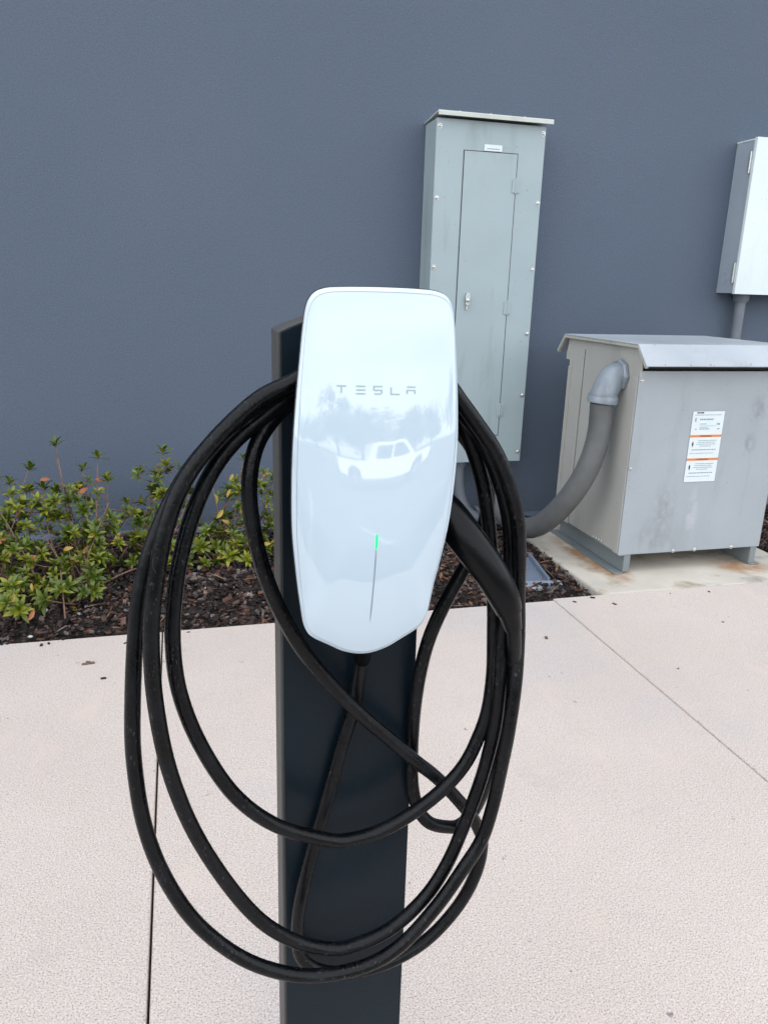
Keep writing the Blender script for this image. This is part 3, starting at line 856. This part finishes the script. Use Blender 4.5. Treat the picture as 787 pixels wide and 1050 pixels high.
while x < 1.583:
    w = rnd.uniform(.003, .008); b.box(x, x + w, CY0 - .0056, CY0 - .0053, 1.9635, 1.9685); x += w + .0018
b.build('label_print', M['label_print'], lb)
b = MB(); b.box(1.455, 1.496, CY0 - .0052, CY0 - .0046, .700, .724)
s_ = b.build('sticker', M['red'], cab)
b = MB(); b.box(1.455, 1.496, CY0 - .0052, CY0 - .0046, .640, .6995)
b.build('sticker', M['label'], cab)
b = MB(); b.tube([(1.752, 4.0, .374), (1.752, 4.0, .338)], .028, 8); b.tube([(1.752, 4.0, .338), (1.752, 4.0, .318)], .022, 14)
o = b.build('cable_gland', M['cab_edge'], cab); autosmooth(o)

# ================================================================ TRANSFORMER
TX0, TX1, TY0, TY1, TZ0, TZ1 = 1.985, 2.782, 3.070, 3.735, .100, .992
tr = thing('transformer', 'squat grey steel transformer box with overhanging lid on the concrete pad', 'transformer', ((TX0 + TX1) / 2, (TY0 + TY1) / 2, 0))
b = MB(); b.box(TX0 + .003, TX1 - .003, TY0 + .006, TY1, TZ0, TZ1 - .040)
bevel(b.build('case', M['trans_side'], tr), .004)
b = MB(); b.box(TX0, TX1, TY0 - .003, TY0 + .0055, TZ0 - .006, TZ1 - .024)
bevel(b.build('front_cover', M['trans_front'], tr), .003)
b = MB()   # side panel edges: flanges running down the left side
b.box(TX0 - .004, TX0 + .0028, TY0 + .0057, TY0 + .045, TZ0, TZ1 - .05)
bevel(b.build('side_flange', M['trans_side'], tr), .002)
b = MB(); b.box(TX0 - .005, TX0 + .0028, TY0 + .0457 + .46, TY0 + .545, TZ0, TZ1 - .015)
bevel(b.build('side_flange', M['trans_side'], tr), .002)
b = MB(); b.box(TX0 - .002, TX0 + .0028, TY1 - .035, TY1 - .002, TZ0, TZ1 - .07)
bevel(b.build('side_flange', M['trans_side'], tr), .002)
# seam line in front of the elbow
for y_, z_ in ((TY0 + .0458, TZ1 - .055), (TY0 + .5025, TZ1 + .03), (TY0 + .5475, TZ1 - .02)):
    b = MB(); b.box(TX0 - .0008, TX0 + .0029, y_, y_ + .0028, TZ0 + .0, z_)
    b.build('side_seam', M['channel'], tr)
# lid: flat top with steep skirts front and rear, gable plates at both ends
LX0, LX1 = 1.962, 2.808
top = [(3.075, 1.084), (3.075, 1.080)]
prof_o = [(2.987, .997), (3.070, 1.086), (3.765, 1.086), (3.838, .998)]
prof_i = [(3.835, .994), (3.762, 1.0805), (3.0735, 1.0805), (2.991, .993)]
b = MB(); b.prismx(prof_o + prof_i, LX0, LX1)
lid = b.build('lid', M['lid'], tr)
bevel(lid, .002)
for x in (LX0, LX1 - .016):
    b = MB()
    b.prismx([(3.0, .985), (3.074, 1.0668), (3.761, 1.0668), (3.826, .985), (3.832, .9925), (3.7625, 1.0795), (3.0735, 1.0795), (2.9935, .9925)], x, x + .016)
    bevel(b.build('lid_end', M['lid_edge'], lid), .0015)
b = MB()
b.prismx([(3.066, .940), (3.066, .990), (3.078, 1.065), (3.755, 1.065), (3.775, .99), (3.775, .955), (3.74, .955), (3.74, .95), (3.095, .94)], TX0 + .0036, TX0 + .012)
bevel(b.build('gable_panel', M['trans_side'], tr), .002)
b = MB()
b.prismx([(3.066, .940), (3.066, .990), (3.078, 1.065), (3.755, 1.065), (3.775, .99), (3.775, .955)], TX1 - .012, TX1 - .0036)
bevel(b.build('gable_panel', M['trans_side'], tr), .002)
b = MB(); b.box(TX0 + .02, TX1 - .02, TY0 + .03, TY1 - .03, .972, 1.04)  # dark block added in place of the shadow below the lid
b.build('lid_shade_block', M['gap'], tr)
for x, z in ((TX0 + .016, .925), (TX1 - .02, .925), (TX0 + .012, .52), (TX0 + .30, .101), (TX0 + .42, .101), (TX0 + .63, .102)):
    b = MB(); b.dome((x, TY0 - .0032, z), .0075, (0, -1, 0), .006); b.tube([(x, TY0 - .003, z), (x, TY0 - .0045, z)], .011, 12)
    autosmooth(b.build('screw', M['steel'], tr))
for x in (2.06, 2.19, 2.29, 2.5, 2.66):
    b = MB(); b.dome((x, 2.992, 1.0045), .0045, (0, -1, 1), .004, 8, 3); b.build('hood_rivet', M['steel'], lid)
for x, s in ((TX0 + .003, 1), (TX1 - .10, -1)):
    b = MB()    # channel iron foot, web vertical, flanges pointing outward
    w0, w1 = (x + .035, x + .041) if s > 0 else (x + .055, x + .061)
    b.box(w0, w1, TY0 + .0, TY1 - .005, .006, .096)
    b.box(w0 - .052 if s > 0 else w0, w0 - .0002 if s > 0 else w1 + .052, TY0 - .01, TY1 + .02, .0005, .0058)
    b.box(w0 - .028 if s > 0 else w1 + .0002, w0 - .0002 if s > 0 else w1 + .028, TY0 + .0, TY1 - .005, .088, .0955)
    b.box(w0 - .001, w1 + .028, TY0 + .001, TY0 + .0065, .0062, .094)
    bevel(b.build('foot', M['channel'], tr), .0015)
for y in (TY0 + .15, TY0 + .175, TY0 + .20, TY0 + .225):
    b = MB(); b.dome((TX0 - .003, y, .118), .006, (-1, 0, 0), .006, 8, 3); b.build('bolt', M['steel'], tr)
# rating plate with two warning labels
def sheared(x, z, z0=.64): return (x, z)
LBX0, LBX1, LY_ = 2.288, 2.458, TY0 - .0035
b = MB(); b.box(LBX0, LBX1, LY_ - .0012, LY_, .446, .783)
pl = b.build('label', M['label'], tr)
b = MB(); e = .0016
for q in ((LBX0 - e, LBX0, .444, .785), (LBX1, LBX1 + e, .444, .785), (LBX0, LBX1, .783, .785), (LBX0, LBX1, .444, .446)): b.box(q[0], q[1], LY_ - .0011, LY_ - .0002, q[2], q[3])
b.build('label_border', M['label_print'], pl)
for z0, z1 in ((.661, .672), (.549, .5605)):
    b = MB(); b.box(LBX0, LBX1, LY_ - .0016, LY_ - .0013, z0, z1); b.build('warning_band', M['orange'], pl)
    cu = bpy.data.curves.new('lettering', 'FONT'); cu.body = 'WARNING'; cu.size = .0135; cu.align_x = 'CENTER'; cu.extrude = .0001
    to = bpy.data.objects.new('lettering', cu); COL.objects.link(to)
    me = bpy.data.meshes.new_from_object(to.evaluated_get(bpy.context.evaluated_depsgraph_get()))
    bpy.data.objects.remove(to)
    me.materials.clear(); me.materials.append(M['label_black'])
    vv = [(v.co.x + (LBX0 + LBX1) / 2, LY_ - .0019, v.co.y + z0 + .0008) for v in me.vertices]
    link('lettering', vv, [tuple(p.vertices) for p in me.polygons], M['label_black'], pl)
rnd = random.Random(9)
def lines(rows, name, material):
    b = MB()
    for x0, x1, z, h in rows:
        x = x0
        while x < x1:
            w = rnd.uniform(.003, .011); b.box(x, min(x + w, x1), LY_ - .0018, LY_ - .0013, z, z + h); x += w + .0022
    return b.build(name, material, pl)
X = LBX0
lines([(X + .022, X + .058, .773, .0075)], 'label_heading', M['label_black'])
lines([(X + .012, X + .155, .7645, .003), (X + .04, X + .115, .742, .007), (X + .045, X + .08, .722, .004), (X + .045, X + .10, .698, .004), (X + .045, X + .09, .705, .003),
       (X + .02, X + .03, .697, .005), (X + .14, X + .155, .697, .006), (X + .135, X + .152, .718, .010), (X + .015, X + .022, .735, .018)], 'label_text', M['label_print'])
lines([(X + .045, X + .13, .7125, .0045)], 'label_text', M['label_blue'])
for z0 in (.661, .549):
    lines([(X + .05, X + .15, z0 - .017, .003), (X + .045, X + .14, z0 - .026, .003), (X + .04, X + .145, z0 - .035, .003), (X + .06, X + .12, z0 - .044, .003),
           (X + .02, X + .15, z0 - .062, .0045), (X + .01, X + .14, z0 - .078, .0028)], 'label_text', M['label_print'])
    b = MB(); cx, cz = X + .020, z0 - .033
    b.prism([(cx - .005, cz), (cx, cz - .014), (cx + .005, cz), (cx + .002, cz + .012), (cx - .002, cz + .012)], LY_ - .0018, LY_ - .0013)
    b.build('hazard_symbol', M['label_black'], pl)

# ---------------- elbow fitting and flexible conduit
con = thing('flexible_conduit', 'thick grey flexible conduit curving from the transformer side down to the cabinet', 'conduit', (1.89, 3.2, .8))
BIG = [ (1.891,3.200,0.807), (1.890,3.200,0.641), (1.847,3.200,0.482), (1.788,3.250,0.326), (1.741,3.380,0.175), (1.718,3.550,0.097), (1.714,3.800,0.093), (1.719,3.970,0.188), (1.703,4.000,0.326) ]

bp = catmull(BIG, 8)
b = MB(); b.tube(bp, [.0545 + .0003 * math.sin(i * 1.9) for i in range(len(bp))], 28)
b.build('hose', M['flex'], con, smooth=True)
ex, ey, ez = TX0 - .0055, 3.225, .918
el = [Vector((ex + .02, ey, ez + .012)), Vector((ex - .035, ey - .004, ez + .005)), Vector((1.915, 3.208, .885)), Vector((1.893, 3.2, .845)), Vector((1.891, 3.2, .822))]
ep = catmull(el, 6)
b = MB(); b.tube(ep, [.062 - .002 * abs(i / len(ep) - .5) for i in range(len(ep))], 28)
autosmooth(b.build('elbow_fitting', M['elbow'], con), 50)
b = MB(); b.tube([(1.891, 3.2, .842), (1.891, 3.2, .834), (1.891, 3.2, .812), (1.8905, 3.2, .806)], [.066, .0705, .0705, .067], 28)
autosmooth(b.build('collar', M['elbow'], con), 30)
b = MB(); b.tube([(1.891, 3.2, .848), (1.891, 3.2, .843)], [.066, .0665], 28)
autosmooth(b.build('collar_lip', M['elbow'], con), 30)
b = MB(); b.tube([(ex + .0025, ey, ez + .012), (ex - .010, ey, ez + .012), (ex - .016, ey, ez + .012)], [.077, .077, .070], 8)
autosmooth(b.build('lock_nut', M['elbow'], con), 30)
b = MB(); b.tube([(1.703, 4.0, .374), (1.703, 4.0, .29)], .062, 20)
autosmooth(b.build('end_fitting', M['elbow'], con))
# small elbow pipe under the cabinet
pp = thing('conduit_elbow', 'bent grey pipe under the cabinet, behind the charger edge', 'pipe', (1.53, 4.0, 0))
b = MB(); b.tube(catmull([(1.505, 4.0, .374), (1.507, 4.0, .26), (1.525, 4.0, .15), (1.575, 4.0, .06), (1.66, 4.0, .012), (1.72, 4.0, .005)], 6), .030, 18)
b.build('bent_pipe', M['pvc'], pp, smooth=True)
b = MB(); b.tube([(1.505, 4.0, .374), (1.505, 4.0, .335)], .038, 18)
autosmooth(b.build('coupling', M['pvc'], pp))
jb = thing('junction_box', 'small dark box at the wall foot behind the looped cables', 'box', (1.70, 3.99, -.03))
b = MB(); b.box(1.63, 1.80, 3.94, 4.04, -.06, .07)
bevel(b.build('box_body', M['pvc'], jb), .006)
b = MB(); b.box(1.622, 1.808, 3.93, 4.043, .0705, .084)
bevel(b.build('box_lid', M['pvc'], jb), .004)

# grey plastic piece lying in the mulch
sp = thing('splash_block', 'grey plastic splash block with a paler end lying in the mulch by the pad', 'drain block', (1.62, 3.18, -.03))
a_ = rad(8)
mt = Matrix.Translation((1.605, 3.20, -.014)) @ Matrix.Rotation(rad(-6), 4, 'Z') @ Matrix.Rotation(rad(5), 4, 'X')
b = MB()
b.box(-.155, .055, -.115, .17, -.02, .0, mt)
b.box(-.155, -.142, -.115, .17, .0002, .022, mt); b.box(.042, .055, -.115, .17, .0002, .022, mt)
bevel(b.build('tray', M['slate'], sp), .003)
b = MB(); b.box(-.155, .10, -.165, -.1155, -.030, .012, mt)
bevel(b.build('front_lip', M['slate_light'], sp), .004)
b = MB(); b.box(-.05, .01, -.168, -.1652, -.026, .004, mt)
b.build('lip_mark', M['label'], sp)

# ================================================================ RIGHT-HAND ENCLOSURE
BX0, BX1, BY0, BY1, BZ0, BZ1 = 3.088, 3.56, 3.925, 4.0985, 1.312, 2.135
eb = thing('disconnect_box', 'pale grey wall box with side hinges, cut by the right edge', 'electrical box', ((BX0 + BX1) / 2, 4.1, BZ0))
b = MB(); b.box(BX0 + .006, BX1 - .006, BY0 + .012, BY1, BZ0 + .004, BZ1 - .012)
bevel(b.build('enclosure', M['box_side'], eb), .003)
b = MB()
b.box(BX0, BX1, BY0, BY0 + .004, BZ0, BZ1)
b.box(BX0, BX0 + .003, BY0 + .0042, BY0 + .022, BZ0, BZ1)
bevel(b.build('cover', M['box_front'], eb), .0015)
b = MB(); b.box(BX0 + .004, BX1 - .004, BY0 + .03, BY1 - .001, BZ1 - .0118, BZ1 - .004)
bevel(b.build('top_flange', M['box_front'], eb), .002)
for z in (2.010, 1.428):
    b = MB(); b.tube([(BX0 - .004, BY0 + .03, z - .055), (BX0 - .004, BY0 + .03, z + .055)], .007, 10)
    b.box(BX0 - .0015, BX0 + .0055, BY0 + .022, BY0 + .048, z - .045, z + .045)
    for q in (-.03, 0, .03): b.tube([(BX0 - .004, BY0 + .03, z + q - .006), (BX0 - .004, BY0 + .03, z + q + .006)], .0088, 10)
    autosmooth(b.build('hinge', M['steel'], eb))
b = MB()
for r0 in (.030, .020):
    P = [(BX0 + .0058, 4.035 + r0 * math.cos(t), 1.40 + r0 * math.sin(t)) for t in [k * math.pi / 12 for k in range(25)]]
    b.tube(P, .0013, 5)
b.build('knockout', M['box_side'], eb)
cp = thing('wall_conduit', 'straight grey conduit running down the wall from the box at the right edge', 'conduit', (3.225, 4.05, 0))
b = MB(); b.tube([(3.225, 4.035, 1.27), (3.225, 4.035, .0)], .030, 20)
autosmooth(b.build('pipe', M['pvc'], cp))
b = MB(); b.tube([(3.225, 4.035, 1.311), (3.225, 4.035, 1.285), (3.225, 4.035, 1.268)], [.045, .045, .038], 20)
autosmooth(b.build('collar', M['pvc'], cp))

# ================================================================ LITTER
tw = MB()
tw.box(-.022, .02, -.0035, .004, 0, .006, Matrix.Translation((-.355, 2.60, .001)) @ Matrix.Rotation(.12, 4, 'Z'))
tw.box(-.014, .002, -.003, .003, .006, .010, Matrix.Translation((-.350, 2.60, .001)) @ Matrix.Rotation(-.3, 4, 'Z'))
tag(bevel(tw.build('bark_fragment', M['twig']), .001), 'dark sliver of bark lying alone on the pale pavement, left of the cables', 'debris')
def pebble(x, y, z, r, label, seed):
    rnd = random.Random(seed); b = MB(); vs = []; n_ = 9
    for j, (h, s) in enumerate(((0, .8), (.35, 1), (.7, .8), (.95, .3))):
        for k in range(n_):
            t = 2 * math.pi * k / n_
            vs.append(Vector((x, y, z)) + Vector((math.cos(t) * s * r * rnd.uniform(.85, 1.15), math.sin(t) * s * r * .7 * rnd.uniform(.85, 1.1), h * r * .8)))
    fs = [(j * n_ + k, j * n_ + (k + 1) % n_, (j + 1) * n_ + (k + 1) % n_, (j + 1) * n_ + k) for j in range(3) for k in range(n_)] + [tuple(3 * n_ + k for k in range(n_))]
    b.add(vs, fs)
    return tag(b.build('pebble', M['white_stone'], smooth=True), label, 'pebble', 'pale pebbles in the mulch')
pebble(-.60, 2.93, -.03, .010, 'white pebble on the mulch near its lower left corner by the pavement', 1)
pebble(-.445, 3.13, -.035, .012, 'flat pale pebble on the mulch below the tallest shrub', 2)
pebble(.07, 3.28, -.02, .012, 'pale pebble on the mulch framed between the left cable loops', 3)
rnd = random.Random(21)
V, F = [], []
sb = MB()
for k in range(34):
    x = rnd.uniform(-1.4, 2.6); y = EDGE - abs(rnd.gauss(0, .35)) - .01 if k > 20 else EDGE - rnd.uniform(.0, .05)
    if y < .9: continue
    l = rnd.uniform(.004, .010)
    sb.box(-l, l, -l * .5, l * .5, 0, l * .4, Matrix.Translation((x, y, .0005)) @ Matrix.Rotation(rnd.uniform(0, 3.1), 4, 'Z'))
tag(sb.build('bark_crumbs', M['mulch']), 'tiny bark crumbs scattered over the pavement', 'debris', kind='stuff')

# ================================================================ BEHIND THE CAMERA (seen mirrored in the charger's glass)
def truck(loc, rot):
    t = thing('pickup_truck', 'white pickup truck parked across the lot, mirrored in the charger glass', 'pickup truck', (0, 0, 0))
    b = MB()
    side = [(-2.9, .55), (-2.9, 1.05), (-2.75, 1.12), (-.75, 1.12), (-.75, 1.13), (1.25, 1.15), (2.75, 1.02), (2.9, .85), (2.9, .5),
            (2.35, .5), (2.25, .78), (2.0, .92), (1.7, .92), (1.45, .78), (1.35, .45), (-1.25, .45), (-1.35, .78), (-1.6, .92), (-1.9, .92), (-2.15, .78), (-2.25, .5)]
    b.prism(side, -.98, .98)
    bevel(b.build('body', M['truck'], t), .05, 3)
    b = MB(); b.prism([(-.75, 1.13), (-.62, 1.78), (-.45, 1.86), (.55, 1.86), (.75, 1.80), (1.45, 1.14)], -.84, .84)
    bevel(b.build('cab', M['truck'], t), .05, 3)
    for y in (-.845, .835):
        for poly in ([(-.58, 1.2), (-.5, 1.72), (-.05, 1.75), (-.05, 1.2)], [(.05, 1.2), (.05, 1.75), (.55, 1.74), (1.15, 1.2)]):
            b = MB(); b.prism(poly, y, y + .01); b.build('window', M['window'], t)
    for x in (-1.75, 1.85):
        for y in (-.97, .72):
            b = MB(); b.tube([(x, y, .40), (x, y + .25, .40)], .40, 28); w = autosmooth(b.build('wheel', M['tyre'], t))
            b = MB(); yy = y - .004 if y < 0 else y + .251
            b.tube([(x, yy, .40), (x, yy + .003, .40)], .24, 20); b.build('rim', M['steel'], w)
    t.location = loc; t.rotation_euler = (0, 0, rot)
    return t
truck((5.1, -17.5, -.12), rad(4))
def tree(x, y, h, r, label, seed):
    rnd = random.Random(seed)
    t = thing('shade_tree', label, 'tree', (x, y, -.2), 'trees beyond the parking lot')
    b = MB(); b.tube([(x, y, -.3), (x + .1, y, h * .3), (x, y + .1, h * .55)], [.22, .17, .1], 10)
    for k in range(6):
        a = rnd.uniform(0, 6.28)
        b.tube([(x, y, h * rnd.uniform(.3, .45)), (x + math.cos(a) * r * .7, y + math.sin(a) * r * .7, h * rnd.uniform(.6, .85))], [.09, .03], 6)
    b.build('trunk', M['twig'], t)
    V, F = [], []
    cl = [(rnd.gauss(0, .42) * r, rnd.gauss(0, .42) * r, h * rnd.uniform(.42, .95)) for _ in range(34)]
    for k in range(2600):
        c = rnd.choice(cl)
        p = Vector((x + c[0] + rnd.gauss(0, .3) * r * .5, y + c[1] + rnd.gauss(0, .3) * r * .5, c[2] + rnd.gauss(0, .3) * r * .4))
        q = Matrix.Rotation(rnd.uniform(0, 6.28), 3, 'Z') @ Matrix.Rotation(rnd.uniform(-1.2, 1.2), 3, 'X')
        s = rnd.uniform(.12, .26); n0 = len(V)
        V += [p + q @ Vector(v) * s for v in ((-1, 0, 0), (0, -.5, .1), (1, 0, 0), (0, .5, .1))]
        F.append((n0, n0 + 1, n0 + 2, n0 + 3))
    o = link('crown', V, F, M['tree_leaf'], t)
    return t
for i, (x, y, h, r, lb_) in enumerate([(-16, -30, 5, 3, 'tree at the left end of the row beyond the lot'), (-5.5, -33, 4.6, 2.6, 'small tree second left beyond the lot'), (1, -34, 4.4, 2.8, 'small tree just left of the tree behind the pickup'), (7.6, -34, 4.8, 2.8, 'small tree just right of the tree behind the pickup'), (15, -33, 4.6, 2.8, 'small tree second right beyond the lot'), (-9, -29, 5.5, 2.6, 'broad tree farthest left beyond the parking lot'), (-2, -31, 4.2, 2.2, 'low tree left of the truck beyond the lot'),
        (4.0, -30, 5.6, 2.4, 'tree directly behind the white pickup'), (11, -30, 4.2, 2.4, 'low tree right of the truck beyond the lot'), (19, -29, 6.5, 3, 'tallest tree at the right end beyond the lot')]):
    tree(x, y, h, r, lb_, 50 + i)
grass = MB(); grass.box(-60, 60, -120, -32.02, -.29, -.10)
tag(grass.build('verge', mat('verge_grass', (.05, .07, .02), .95, var=.4, vscale=.8, bump=.5)), kind='structure')
